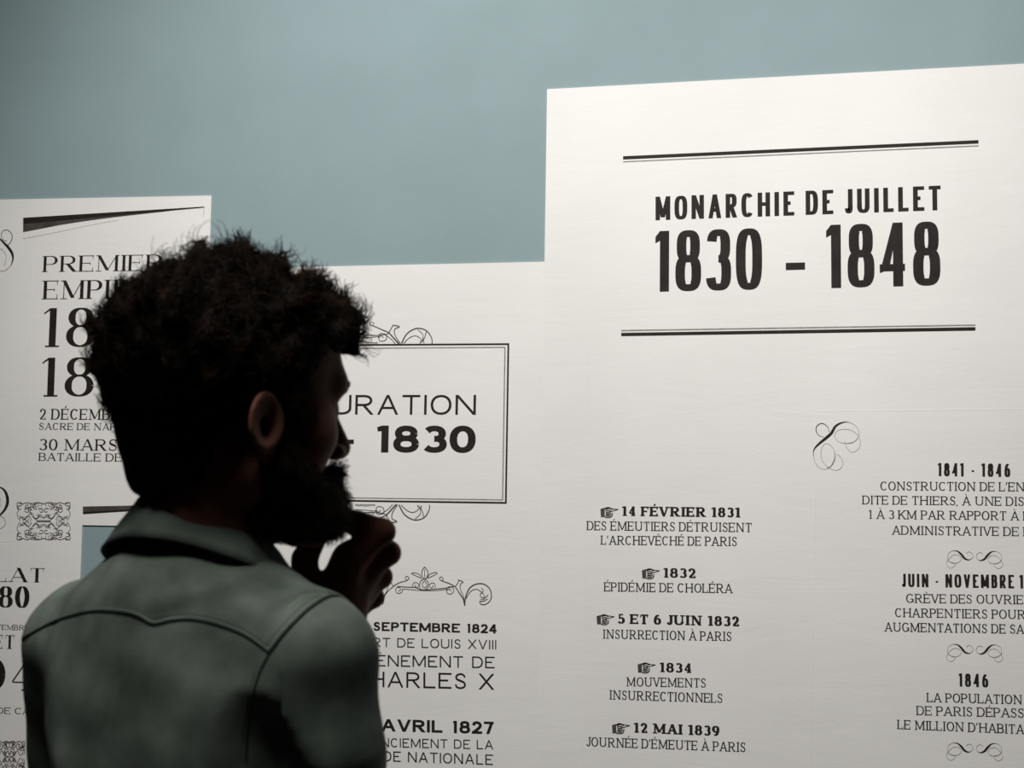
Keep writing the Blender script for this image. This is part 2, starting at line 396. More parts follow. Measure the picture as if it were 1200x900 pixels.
# right panel: title block
text('title', p_right, 'MONARCHIE DE JUILLET', 'cond', (768.5, 258.5), (1102.5, 246.5), 27.6)
text('title', p_right, '1830', 'condb', (769, 342.2), (893, 339.5), 71)
quad_p = Print(); quad(quad_p, [(921, 308.3), (943.5, 307.8), (943.5, 316.2), (921, 316.8)]); quad_p.build('dash', M_ink, p_right)
text('title', p_right, '1848', 'condb', (970, 338), (1102, 334.6), 74)
def rule(parent, a, b, wpx, m, name='rule_line'):
    pr = Print(); A = np.array(on_wall(*a)); B = np.array(on_wall(*b)); k = np.hypot(*(np.array(on_wall(a[0], a[1]+10))-A))/10
    pr.strip([A, B], [wpx*k]*2); return pr.build(name, m, parent)
rule(p_right, (730.5, 185.4), (1146.6, 166.6), 3.9, M_ink)
rule(p_right, (730.5, 190.0), (1146.6, 171.3), 1.3, M_inkgrey)
rule(p_right, (728.5, 387.6), (1143, 381.2), 1.5, M_inkgrey)
rule(p_right, (728.3, 392.2), (1143, 385.6), 3.9, M_ink)
# right panel: dates
D = [('14 FÉVRIER 1831', 'clar', (729.7, 604.5), (867.2, 606.3), 11.2), ('DES ÉMEUTIERS DÉTRUISENT', 'light', (688.2, 621.2), (881.1, 623.6), 10.6),
     ("L'ARCHEVÊCHÉ DE PARIS", 'light', (704.7, 638.2), (863.9, 639.9), 10.6),
     ('1832', 'clar', (778, 676.7), (815.5, 677.4), 11.2), ('ÉPIDÉMIE DE CHOLÉRA', 'light', (708.4, 692.8), (858.4, 695), 10.6),
     ('5 ET 6 JUIN 1832', 'clar', (724.2, 730.6), (866.4, 733.9), 11.4), ('INSURRECTION À PARIS', 'light', (707.7, 748.2), (857.6, 751.1), 10.7),
     ('1834', 'clar', (773.7, 787.4), (811, 788.5), 11.2), ('MOUVEMENTS', 'light', (735.2, 804), (827.6, 805.6), 10.7),
     ('INSURRECTIONNELS', 'light', (715.4, 819.4), (847, 823.6), 10.8),
     ('12 MAI 1839', 'clar', (743.6, 858.2), (843.3, 862.3), 11.6), ("JOURNÉE D'ÉMEUTE À PARIS", 'light', (687.5, 874.2), (874, 881), 10.9)]
for t, s, a, b, h in D: text('date_text' if s == 'clar' else 'caption_text', p_right, t, s, a, b, h)
E = [('1841 - 1846', None, 'cond', (1099.6, 558), (1183.7, 559), 15.4),
     ("CONSTRUCTION DE L'ENCEINTE", "CONSTRUCTION DE L'EN", 'light', (1031.8, 574.6), (1200, 575.8), 10.3),
     ('DITE DE THIERS, À UNE DISTANCE', 'DITE DE THIERS, À UNE DIS', 'light', (1010.8, 591), (1200, 592.9), 10.3),
     ("1 À 3 KM PAR RAPPORT À L'", '1 À 3 KM PAR RAPPORT À', 'light', (1018, 607.9), (1193.8, 609.8), 10.3),
     ('ADMINISTRATIVE DE LA', 'ADMINISTRATIVE DE', 'light', (1045.7, 626.4), (1193.8, 628.2), 10.4),
     ('JUIN - NOVEMBRE 1845', 'JUIN - NOVEMBRE 1', 'cond', (1057, 687.6), (1199, 689.4), 15.4),
     ('GRÈVE DES OUVRIERS', 'GRÈVE DES OUVRIE', 'light', (1062, 706.3), (1199, 708), 10.5),
     ('CHARPENTIERS POUR', None, 'light', (1049, 723.0), (1201, 725.4), 10.5),
     ('AUGMENTATIONS DE SALAIRE', 'AUGMENTATIONS DE SA', 'light', (1037, 739.8), (1200, 742.6), 10.6),
     ('1846', None, 'cond', (1124, 804.3), (1158, 805.3), 15.4),
     ('LA POPULATION', None, 'light', (1086.3, 822.4), (1197, 825), 10.7),
     ('DE PARIS DÉPASSE', 'DE PARIS DÉPASS', 'light', (1074.3, 837.7), (1200, 840.8), 10.7),
     ("LE MILLION D'HABITANTS", "LE MILLION D'HABITA", 'light', (1051.9, 854), (1200, 860), 10.8)]
for t, sub, s, a, b, h in E: text('date_text' if s == 'cond' else 'caption_text', p_right, t, s, a, b, h, sub)

# middle panel
text('title', p_mid, 'RESTAURATION', 'wide', (390, 485.8), (558, 486.2), 22.8, 'URATION')
text('title', p_mid, '1830', 'wideb', (441, 530.3), (557.5, 530.9), 31.5)
text('title', p_mid, '1815', 'wideb', (264, 529.3), (374, 529.9), 31.0)
quad_p = Print(); quad(quad_p, [(392.5, 515.2), (415.3, 515.2), (415.3, 520.4), (392.5, 520.4)]); quad_p.build('dash', M_ink, p_mid)
MID = [('16 SEPTEMBRE 1824', 'SEPTEMBRE 1824', 'widem', (438, 739), (583, 742.1), 10.4), ('MORT DE LOUIS XVIII', 'DE LOUIS XVIII', 'wide', (466, 758.4), (582, 760.9), 10.8),
       ('AVÈNEMENT DE', 'ÈNEMENT DE', 'wide', (441.5, 780.6), (580.2, 783), 13.3), ('CHARLES X', 'ARLES X', 'wide', (454.6, 805.2), (579.4, 808), 18.2),
       ('12 AVRIL 1827', 'AVRIL 1827', 'widem', (447.4, 856.5), (579, 860), 14.2), ('LICENCIEMENT DE LA', 'CIEMENT DE LA', 'wide', (458.5, 875.4), (578.5, 878), 10.6),
       ('GARDE NATIONALE', 'NATIONALE', 'wide', (478.6, 892.8), (578.2, 896.2), 12)]
for t, sub, s, a, b, h in MID: text('date_text' if s == 'widem' else 'caption_text', p_mid, t, s, a, b, h, sub)
fr = Print()
def pl(pr, a, b, w_): 
    A = np.array(on_wall(*a)); B = np.array(on_wall(*b)); k = 0.00122; pr.strip([A, B], [w_*k]*2)
pl(fr, (254, 405.4), (597.2, 403.4), 2.2); pl(fr, (596.2, 402.4), (593.2, 590.2), 2.2); pl(fr, (254, 584.8), (594, 589.3), 2.2); pl(fr, (255, 405), (253, 585), 2.2)
fr.build('title_frame', M_ink, p_mid)
fr = Print()
pl(fr, (259, 409.3), (592.6, 407.2), 1.3); pl(fr, (592.2, 407.2), (589.4, 585.8), 1.5); pl(fr, (259, 581.5), (589.6, 585.8), 1.3)
fr.build('title_frame', M_inkgrey, p_mid)

# left panel
LT = [('PREMIER', None, 'didone', (51.5, 319), (191, 317.4), 18.6), ('EMPIRE', 'EMP', 'didone', (51.5, 351), (120, 350.3), 21.8),
      ('1804', '18', 'didone', (50, 407), (111, 406.6), 45.5), ('1815', '18', 'didone', (48, 465), (110, 464.6), 45.5),
      ('2 DÉCEMBRE 1804', '2 DÉCEM', 'didones', (47, 491.6), (118, 492), 12.4), ('SACRE DE NAPOLÉON', 'SACRE DE N', 'didones', (46.5, 503.6), (119, 504.2), 8.0),
      ('30 MARS 1814', '30 MAR', 'didones', (46.2, 527.6), (125, 528.2), 13.2), ('BATAILLE DE PARIS', 'BATAILLE D', 'didones', (46.3, 540), (134, 540.8), 9.2),
      ('CONSULAT', 'AT', 'didoneb', (11.5, 681.8), (53, 682.6), 16.6), ('80', '80', 'didoneb', (-1, 711.6), (35, 712), 24.5), ('SEPTEMBRE', 'TEM', 'didones', (-3, 737.8), (16, 738.2), 6.0),
      ('ET', None, 'didone', (-7, 759.8), (18, 760.4), 16), ('1804', '04', 'didoneb', (-24, 808), (44, 809.5), 37), ('FIN DE CAMPAGNE', 'DE C', 'didones', (-3, 836), (26, 836.8), 7.4)]
for t, sub, s, a, b, h in LT: text('title' if h > 15 else 'caption_text', p_left, t, s, a, b, h, sub)
# tapering hatched bars of the left panel
wd = Print(); quad(wd, [(28, 255.5), (28, 263.5), (240, 243.6), (240, 242.4)]); wd.build('engraved_bar', M_ink, p_left)
wd = Print()
for i in range(16):      # engraved hatching fading downwards
    t = i/15; y0_ = 263.5+8.5*t; xr_ = 200-100*t
    yb = 263.5-(xr_-28)*.0935+ (xr_-28)*0.0
    pxcurve(wd, [(28, y0_), (xr_, yb+1.5*t)], .95-.5*t, .15)
wd.build('engraved_bar', M_inkmid, p_left, 0.0001)
wd = Print(); pxcurve(wd, [(28, 280), (60, 274), (100, 265.5), (140, 258)], .5, .25); wd.build('engraved_bar', M_inkfine, p_left); wd = Print(); pxcurve(wd, [(240, 243), (239, 255)], .6, .3)
wd.build('engraved_bar', M_inkfine, p_left)
wd = Print(); quad(wd, [(98, 599.8), (98, 602.6), (245, 593.2), (245, 592)]); wd.build('engraved_bar', M_ink, p_left)
wd = Print()
for i in range(10):
    t = i/9; pxcurve(wd, [(98, 599.6-5.8*t), (245, 592-1.0*t)], .85-.4*t, .2)
wd.build('engraved_bar', M_inkmid, p_left, 0.0001)

# ornaments
def swirl(parent, f, k=1.0):
    """calligraphic double flourish, f maps its drawing units to photograph points"""
    pr = Print(); pf = Print()
    def c(pr_, pts, a, b=None, mode=None): pxcurve(pr_, [f(*p) for p in pts], a*k, (b*k if b is not None else None), 5, mode)
    c(pr, [(270, 640), (262, 560), (290, 500), (350, 440), (430, 375), (500, 310), (550, 225), (620, 180), (700, 165), (760, 178)], .35, 3.4, 'swell')
    c(pf, [(760, 178), (830, 225), (862, 300), (850, 370), (800, 425), (710, 448), (620, 435), (560, 390), (545, 330), (580, 280), (660, 260), (760, 275), (840, 330), (878, 410), (870, 490), (820, 550), (760, 558), (700, 500), (675, 410)], .55, .5)
    c(pf, [(270, 640), (290, 710), (350, 770), (430, 785), (500, 740), (545, 640), (535, 540), (480, 465), (420, 450), (375, 500), (362, 590), (390, 690), (470, 770), (560, 800), (630, 765), (650, 690), (615, 620), (560, 585)], .55, .5)
    c(pr, [(400, 365), (340, 345), (300, 290), (305, 225), (360, 185), (420, 200), (460, 250), (468, 300)], .5, 1.0, 'swell')
    c(pr, [(850, 370), (800, 425), (710, 448), (640, 440)], .3, 1.0, 'swell')
    c(pr, [(440, 770), (500, 740), (545, 640), (535, 540)], .3, 1.3, 'swell')
    pr.build('flourish', M_ink, parent); pf.build('flourish', M_inkfine, parent, 0.0001)
swirl(p_right, lambda x, y: (930+x/11.25, 480+y/11.25))
pr = Print(); pf = Print()
pxcurve(pr, [(-3, 276), (3, 282.5), (10, 289.5), (15, 297), (16, 304), (14, 311)], 1.0, 3.0, 5, 'swell')
pxcurve(pf, [(14, 311), (9, 316), (3, 318), (-4, 316), (-8, 308), (-4, 298), (2, 292), (8, 300), (6, 312)], .8, .6)
pxcurve(pr, [(9, 289), (14, 283), (15, 276), (11, 270.5), (5, 270.5), (2.5, 275), (4, 281), (9, 283)], .9, .6)
pr.build('flourish', M_ink, p_left); pf.build('flourish', M_inkfine, p_left, 0.0001); pr = Print(); pf = Print()
pxcurve(pr, [(-6, 570), (2, 571.5), (7, 576), (9.5, 583), (9.5, 590), (6, 598), (-2, 606), (-8, 609)], .8, 3.6, 5, 'swell')
pxcurve(pf, [(-8, 609), (0, 604.5), (5, 607), (7.5, 613), (4, 618), (-2, 619.5), (-8, 616)], .9, .8)
pxcurve(pf, [(-2, 577), (1, 583), (2, 591), (-2, 598)], .6, .5)
pr.build('flourish', M_ink, p_left); pf.build('flourish', M_inkfine, p_left, 0.0001)
# sheet joins: the overlapping edge of each printed length stands a little proud
def join(parent, a, b, wpx=1.6):
    A = np.array(on_wall(*a)); B = np.array(on_wall(*b)); d = (B-A)/np.hypot(*(B-A)); n = np.array([-d[1], d[0]])*wpx*.0006
    bx, bz = parent['bx'], parent['bz']; v = []
    for q in (A, B):
        for k, y in ((-1, -PT), (-.4, -PT-.00016), (.4, -PT-.00016), (1, -PT)): v.append((q[0]+n[0]*k-bx, y, q[1]+n[1]*k-bz))
    mesh_obj('sheet_join', v, [(0, 1, 5, 4), (1, 2, 6, 5), (2, 3, 7, 6)], M_paper, parent)
join(p_right, (957, 482), (949, 925)); join(p_right, (957, 482), (1250, 479)); join(p_right, (689, 400), (683, 925)); join(p_left, (38, 300), (35, 590)); join(p_left, (-60, 634), (19, 634.2))
def scroll_pair(parent, cx, cy):
    for sg in (-1, 1):
        pr = Print(); pf = Print(); dy = .7 if sg > 0 else 0
        F = lambda x, y: (cx+sg*(x-570)*-1/10.9 if sg < 0 else cx+(570-x)/10.9, cy+dy+(y-160)/10.9)
        if sg < 0: F = lambda x, y: (cx-(570-x)/10.9, cy+(y-160)/10.9)
        pxcurve(pr, [F(*p) for p in [(290, 55), (350, 60), (400, 100), (440, 150), (490, 172), (530, 160)]], .4, 2.6, 5, 'swell')
        pxcurve(pr, [F(*p) for p in [(232, 170), (260, 200), (320, 215), (370, 205)]], .3, .9, 5, 'swell')
        pxcurve(pf, [F(*p) for p in [(290, 55), (240, 85), (225, 140), (240, 185), (300, 215), (370, 200), (400, 160), (370, 115), (300, 110), (240, 160), (212, 210), (225, 255), (275, 275), (320, 240), (322, 215)]], .5, .5)
        pxcurve(pf, [F(*p) for p in [(520, 165), (550, 130), (535, 85), (495, 68), (465, 90)]], .5, .7)
        pr.build('flourish', M_ink, parent); pf.build('flourish', M_inkfine, parent, 0.0001)
for cy in (655, 764.5, 880): scroll_pair(p_right, 1142, cy)
# crest-like ornament under the middle title, drawn twice (and around the frame)
SC = 1200/170
def crest(parent, F, half=False, name='scroll_ornament'):
    pr = Print()
    L = [([(135, 410), (138, 360), (110, 290), (105, 240)], .4, .9), ([(135, 410), (150, 340), (190, 290), (225, 262)], 1.2, .8),
         ([(155, 222), (170, 200), (200, 198), (195, 215), (222, 262)], .8, .8), ([(155, 222), (180, 250), (168, 300), (140, 350)], .8, .8),
         ([(222, 262), (270, 232), (330, 215), (352, 195), (335, 178), (320, 192), (333, 208)], 1.1, .7),
         ([(255, 262), (330, 268), (400, 270), (440, 285), (480, 290), (560, 285), (660, 275), (720, 262)], 1.0, 1.0),
         ([(300, 284), (380, 290), (430, 295), (560, 297), (680, 286)], .7, .7),
         ([(300, 280), (292, 310), (262, 320), (240, 298), (250, 272), (275, 272), (282, 292), (265, 300)], .8, .8),
         ([(380, 270), (390, 235), (420, 232), (432, 255), (418, 272), (402, 262), (410, 250)], .8, .7),
         ([(445, 290), (440, 240), (460, 208), (490, 205), (512, 235), (505, 275), (480, 292)], .9, .9),
         ([(480, 215), (462, 240), (470, 270), (490, 270), (500, 245), (480, 215)], .8, .8),
         ([(570, 272), (562, 238), (535, 235), (520, 255), (535, 275), (552, 265), (545, 252)], .8, .7),
         ([(455, 195), (440, 165), (400, 150), (372, 155), (410, 175), (455, 195)], .8, .8),
         ([(505, 195), (520, 165), (560, 148), (585, 152), (550, 175), (505, 195)], .8, .8),
         ([(480, 100), (458, 140), (462, 180), (480, 200), (502, 180), (508, 140), (480, 100)], .9, .9), ([(482, 120), (480, 190)], .7, .7),
         ([(735, 265), (690, 240), (640, 222), (612, 210), (605, 190), (625, 185), (635, 205), (620, 215)], 1.1, .7),
         ([(655, 290), (680, 265), (715, 272), (722, 300), (700, 325), (668, 318), (665, 295), (690, 285), (700, 300)], .8, .8),
         ([(735, 265), (770, 320), (800, 365), (812, 420)], 1.0, 1.6), ([(735, 265), (765, 215), (758, 208)], .8, .8),
         ([(758, 208), (800, 225), (780, 240), (775, 280), (800, 340), (812, 385)], .9, .7),
         ([(812, 420), (820, 350), (850, 280), (900, 245), (960, 240), (1010, 270), (1032, 320), (1025, 375), (985, 410), (945, 408), (935, 385)], 1.4, .9),
         ([(825, 360), (860, 305), (905, 285), (940, 300), (970, 330), (975, 365), (940, 372)], .8, .7), ([(950, 275), (965, 300), (940, 330), (955, 355), (990, 350), (1005, 330)], .8, .8),
         ([(935, 385), (965, 385), (1000, 365)], .9, .9)]
    for pts, a, b in L: pxcurve(pr, [F(*p) for p in pts], a, b, 4)
    return pr.build(name, M_inkmid, parent)
crest(p_mid, lambda x, y: (430+x/SC, 650+y/SC))
def frame_scrolls(flip):
    """scrolls that grow from the title frame"""
    pr = Print()
    if not flip: F = lambda x, y: (360+x/4, 290+y/4)
    else: F = lambda x, y: (357+x/4, 590.5+(455-y)/4*1.0+ (x-500)/4*.012)
    L = [([(230, 350), (250, 325), (285, 328), (262, 335), (235, 345)], 1.0, .8), ([(385, 400), (350, 385), (320, 372), (297, 362), (300, 352), (315, 354), (310, 368)], 1.3, .7), ([(240, 405), (290, 412), (345, 412), (385, 405)], 1.1, .9),
         ([(240, 425), (300, 422), (340, 418)], .8, .8),
         ([(245, 415), (250, 388), (268, 388), (272, 402), (258, 408), (255, 398)], 1.0, .8), ([(335, 425), (345, 405), (372, 410), (370, 435), (345, 440), (338, 425), (350, 415), (360, 425)], 1.0, .8),
         ([(385, 400), (410, 428), (432, 452)], 1.3, 1.8), ([(385, 400), (405, 365)], 1.0, 1.0), ([(405, 365), (435, 372), (412, 385), (415, 415), (440, 452)], 1.2, .9), ([(365, 408), (395, 430), (415, 452)], .8, .8),
         ([(445, 450), (470, 405), (515, 380), (560, 390), (585, 425), (587, 452)], 1.5, 1.0), ([(455, 450), (480, 425), (510, 415), (535, 430), (530, 450)], .9, .8),
         ([(520, 385), (545, 410), (540, 440)], .8, .8), ([(560, 395), (552, 425), (535, 448)], 1.0, .8), ([(545, 430), (550, 448)], 1, 1)]
    for pts, a, b in L: pxcurve(pr, [F(*p) for p in pts], a, b, 4)
    rnd = random.Random(4)
    for i in range(8):   # little leaf ticks along the frame line
        x = 240+i*12; pxcurve(pr, [F(x, 452), F(x+4, 440+rnd.random()*6), F(x+10, 450)], .9, .7, 3)
    if flip:             # fuller scrollwork under the frame
        for (cx, cy, r) in [(250, 398, 16), (282, 384, 13), (312, 402, 15), (228, 380, 12), (200, 396, 14)]:
            pts = [F(cx+r*math.cos(t)*(1-t/11), cy+r*math.sin(t)*(1-t/11)) for t in np.linspace(0, 8.5, 14)]
            pxcurve(pr, pts, .9, .7, 3)
    pr.build('scroll_ornament', M_inkmid, p_mid)
frame_scrolls(False); frame_scrolls(True)
# knotwork block on the left panel: mirrored interlaced scrolls
def knot_block(x0, y0, x1, y1, seed, ink=M_inkmid):
    rnd = random.Random(seed); pr = Print(); cx, cy = (x0+x1)/2, (y0+y1)/2; hw, hh = (x1-x0)/2, (y1-y0)/2
    F = []
    for i in range(15):
        u, v = rnd.uniform(.08, .9), rnd.uniform(.1, .88); r = rnd.uniform(.10, .22); a = rnd.uniform(0, 6.28); tn = rnd.choice((-1, 1))*rnd.uniform(4, 8)
        pts = [(u+(r*(1-.75*t))*math.cos(a+tn*t), v+(r*1.3*(1-.75*t))*math.sin(a+tn*t)) for t in np.linspace(0, 1, 12)]
        F.append(([(min(max(p, 0), .98), min(max(q, 0.03), .98)) for p, q in pts], rnd.uniform(.5, 1.0)))
    F.append(([(.0, .9), (.2, .98), (.4, .88), (.6, .98), (.8, .9), (.95, .99), (.99, .85), (.92, .6), (.99, .4), (.92, .1)], .9))
    F.append(([(.0, .15), (.15, .35), (.3, .1), (.5, .4), (.7, .08), (.9, .3)], .9))
    for pts, wpx in F:
        for sx in (-1, 1):
            for sy in (-1, 1): pxcurve(pr, [(cx+sx*hw*p, cy+sy*hh*q) for p, q in pts], wpx, wpx*.7, 3)
    return pr.build('knotwork_ornament', ink, p_left)
knot_block(20.5, 588.5, 83.5, 633, 11)
knot_block(-6, 868, 30, 905, 5)
# pointing hands in front of the dates (little engraved fists)
def fist(x, y, s=1.0):
    pr = Print(); F = lambda a, b: (x+a*s, y+b*s)
    quad(pr, [F(0, -4), F(5, -5.5), F(5, 5.5), F(0.6, 5.6)])
    P2 = Print()
    for i in range(5): pxcurve(P2, [F(5.5+i*.4, -3.5+i*1.9), F(10, -5.0+i*2.2), F(14-i*.9, -3.2+i*2.0)], 1.1, .8, 3)
    pxcurve(P2, [F(5, -4.6), F(9, -6), F(14, -4.4), F(21, -3.6)], 1.0, .6, 3); pxcurve(P2, [F(21, -3.6), F(14, -1.6), F(10, -1)], .7, .7, 3)
    pxcurve(P2, [F(5, 5.4), F(10, 6), F(13.5, 4.2), F(14, 0)], .9, .8, 3)
    for i in range(6): pxcurve(P2, [F(5.5+i*1.4, 5), F(7+i*1.4, .5)], .5, .5)
    o = pr.build('pointing_hand', M_inkmid, p_right)
    P2.build('finger_lines', M_inkmid, o) if False else None
    me = P2
    bx, bz = p_right['bx'], p_right['bz']
    mesh_obj('cuff_lines', [(a-bx, -PT-0.00045, b-bz) for a, b in P2.v], P2.f, M_ink, o)
for (x, y) in ((704, 600.5), (752.5, 672.3), (699.5, 726), (747.5, 782.5), (717.5, 853.5)): fist(x, y, 1.0)
for p in (p_left, p_mid, p_right):
    del p['bx']; del p['bz']
# ------------------------------------------------------------------ the man
PS = dict(TH=math.radians(35), PH=math.radians(30))
DH = 1.52                                    # distance of the head from the camera along the view axis
RH = np.array([math.cos(YAW), math.sin(YAW), 0.0]); FH = np.array([-math.sin(YAW), math.cos(YAW), 0.0]); ZZ = np.array([0, 0, 1.0])
def frame(origin, ang, nod=0.0, lean=0.0):
    """man-local frame: x to his right, y forward, z up; ang turns him from the view's right towards the wall"""
    fw = math.cos(ang)*RH+math.sin(ang)*FH; rt = math.sin(ang)*RH-math.cos(ang)*FH; up = ZZ.copy()
    f2 = fw*math.cos(nod)-up*math.sin(nod); u2 = up*math.cos(nod)+fw*math.sin(nod)
    r3 = rt*math.cos(lean)-u2*math.sin(lean); u3 = u2*math.cos(lean)+rt*math.sin(lean)
    return np.array(origin, float), np.stack([r3, f2, u3])      # rows = local axes in world
HEAD_O = at_depth(271, 490, DH)
HF = frame(HEAD_O, PS['TH'], math.radians(2))
TORSO_O = at_depth(236, 600, DH-0.002)
TF = frame(TORSO_O, math.radians(90)-PS['PH'])
VF = (at_depth(400, 660, 1.60), np.stack([RH, FH, ZZ]))            # frame used for the raised hand
BASE = np.array([TORSO_O[0], TORSO_O[1], 0.0])
def w2l(F, p): return F[1]@(np.asarray(p)-F[0])
def l2w(F, v): return np.asarray(v)@F[1]+F[0]

def surface(sdf, lo, hi, h):
    """surface nets over a box: returns vertices and quads of sdf(x, y, z) = 0"""
    n = [int(math.ceil((hi[i]-lo[i])/h))+1 for i in range(3)]
    ax = [(lo[i]+h*np.arange(n[i])).astype(np.float32) for i in range(3)]
    D_ = sdf(ax[0][:, None, None], ax[1][None, :, None], ax[2][None, None, :]).astype(np.float32)
    D_ = np.broadcast_to(D_, n).copy()
    for a in range(3):
        sl = [slice(None)]*3; sl[a] = 0; D_[tuple(sl)] = np.maximum(D_[tuple(sl)], h*.5)
        sl[a] = -1; D_[tuple(sl)] = np.maximum(D_[tuple(sl)], h*.5)
    ins = D_ < 0
    c = ins[:-1, :-1, :-1].astype(np.int8)
    for dx in (0, 1):
        for dy in (0, 1):
            for dz in (0, 1):
                if dx or dy or dz: c = c+ins[dx:n[0]-1+dx, dy:n[1]-1+dy, dz:n[2]-1+dz]
    act = (c > 0) & (c < 8); I = np.argwhere(act)
    idx = -np.ones(act.shape, np.int64); idx[act] = np.arange(len(I))
    P = np.zeros((len(I), 3)); W_ = np.zeros(len(I))
    cor = [(a, b, d) for a in (0, 1) for b in (0, 1) for d in (0, 1)]
    for a in cor:
        for k in range(3):
            if a[k]: continue
            b = list(a); b[k] = 1
            va = D_[I[:, 0]+a[0], I[:, 1]+a[1], I[:, 2]+a[2]]; vb = D_[I[:, 0]+b[0], I[:, 1]+b[1], I[:, 2]+b[2]]
            m = (va < 0) != (vb < 0); t = np.where(m, va/np.where(m, va-vb, 1), 0)
            q = np.tile(np.array(a, float), (len(I), 1)); q[:, k] = t
            P[m] += q[m]; W_[m] += 1
    P = (I+P/W_[:, None])*h+np.array(lo)
    F = []
    for k in range(3):
        u, v = [(1, 2), (2, 0), (0, 1)][k]
        s0 = [slice(1, n[i]-1) for i in range(3)]; s0[k] = slice(0, n[k]-1)
        s1 = list(s0); s1[k] = slice(1, n[k])
        A = ins[tuple(s0)]; B = ins[tuple(s1)]; ch = np.argwhere(A != B)
        off = np.array([1, 1, 1]); off[k] = 0; E_ = ch+off
        flip = A[A != B]
        def cell(du, dv):
            e = E_.copy(); e[:, u] -= du; e[:, v] -= dv; return idx[e[:, 0], e[:, 1], e[:, 2]]
        q = np.stack([cell(1, 1), cell(0, 1), cell(0, 0), cell(1, 0)], 1)
        q[~flip] = q[~flip][:, ::-1]; F.append(q)
    return P, np.concatenate(F)
def smooth_mesh(P, F, it=1, lam=.5):
    for _ in range(it):
        S_ = np.zeros_like(P); N_ = np.zeros(len(P))
        for a in range(4):
            for b in (1, 3):
                np.add.at(S_, F[:, a], P[F[:, (a+b) % 4]]); np.add.at(N_, F[:, a], 1)
        P = P*(1-lam)+lam*S_/N_[:, None]
    return P
def normals(P, F):
    n = np.cross(P[F[:, 2]]-P[F[:, 0]], P[F[:, 3]]-P[F[:, 1]]); N_ = np.zeros_like(P)
    for a in range(4): np.add.at(N_, F[:, a], n)
    return N_/np.maximum(np.linalg.norm(N_, axis=1), 1e-12)[:, None]
def e_(x, y, z, c, r):          # ellipsoid
    k = np.sqrt(((x-c[0])/r[0])**2+((y-c[1])/r[1])**2+((z-c[2])/r[2])**2)
    return (k-1)*min(r)
def cap(x, y, z, a, b, ra, rb=None):
    rb = ra if rb is None else rb; a = np.array(a, float); b = np.array(b, float); d = b-a; L2 = d@d
    t = np.clip(((x-a[0])*d[0]+(y-a[1])*d[1]+(z-a[2])*d[2])/L2, 0, 1)
    return np.sqrt((x-a[0]-t*d[0])**2+(y-a[1]-t*d[1])**2+(z-a[2]-t*d[2])**2)-(ra+(rb-ra)*t)
def su(a, b, k):                # smooth union
    h = np.clip(.5+.5*(b-a)/k, 0, 1); return b+(a-b)*h-k*h*(1-h)
def ss(a, b, k): return -su(-a, b, k)   # a minus b
_rs = np.random.RandomState(7)
def fbm(p, scale, seed=0, octaves=3):
    """smooth random field from a few dozen plane waves"""
    rs = np.random.RandomState(seed); out = np.zeros(len(p)); amp = 1
    for o in range(octaves):
        for _ in range(7):
            d = rs.normal(size=3); d /= np.linalg.norm(d)
            out += amp*np.sin(p@d*scale*(2**o)*rs.uniform(.7, 1.3)+rs.uniform(0, 6.28))/2.6
        amp *= .5
    return out

M_skin = noise_mat('skin', (0.145, 0.056, 0.036), (0.185, 0.076, 0.050), 30, 0.65, 0.12, bump=0.3, bscale=400, bdist=0.0006)
M_hair = noise_mat('dark_brown_hair', (0.006, 0.004, 0.003), (0.012, 0.007, 0.005), 60, 0.8, 0.05)
M_hair2 = noise_mat('brown_hair_strands', (0.008, 0.005, 0.0035), (0.060, 0.028, 0.014), 45, 0.65, 0.06, lo=.5, hi=.8)
M_shirt = noise_mat('faded_green_denim', (0.095, 0.115, 0.096), (0.180, 0.205, 0.178), 22, 0.85, 0.12, bump=0.5, bscale=900, bdist=0.0008, detail=8)
M_seam = mat('dark_seam_thread', (0.02, 0.026, 0.022), 0.8, 0.1)
M_stitch = mat('pale_green_stitching', (0.15, 0.18, 0.15), 0.8, 0.1)
M_trouser = noise_mat('dark_trousers', (0.02, 0.022, 0.03), (0.035, 0.038, 0.05), 20, 0.85, 0.1)
M_shoe = noise_mat('black_leather', (0.012, 0.011, 0.010), (0.02, 0.018, 0.016), 20, 0.4, 0.4)
M_eye = mat('eye_white', (0.55, 0.52, 0.48), 0.25, 0.5); M_iris = mat('brown_iris', (0.05, 0.025, 0.012), 0.3, 0.5)
M_nail = mat('fingernail', (0.30, 0.16, 0.13), 0.35, 0.4)

man = empty('person', tuple(BASE))
tag(man, 'bearded dark-haired man in faded green denim shirt, hand at his chin, reading the wall', 'person')

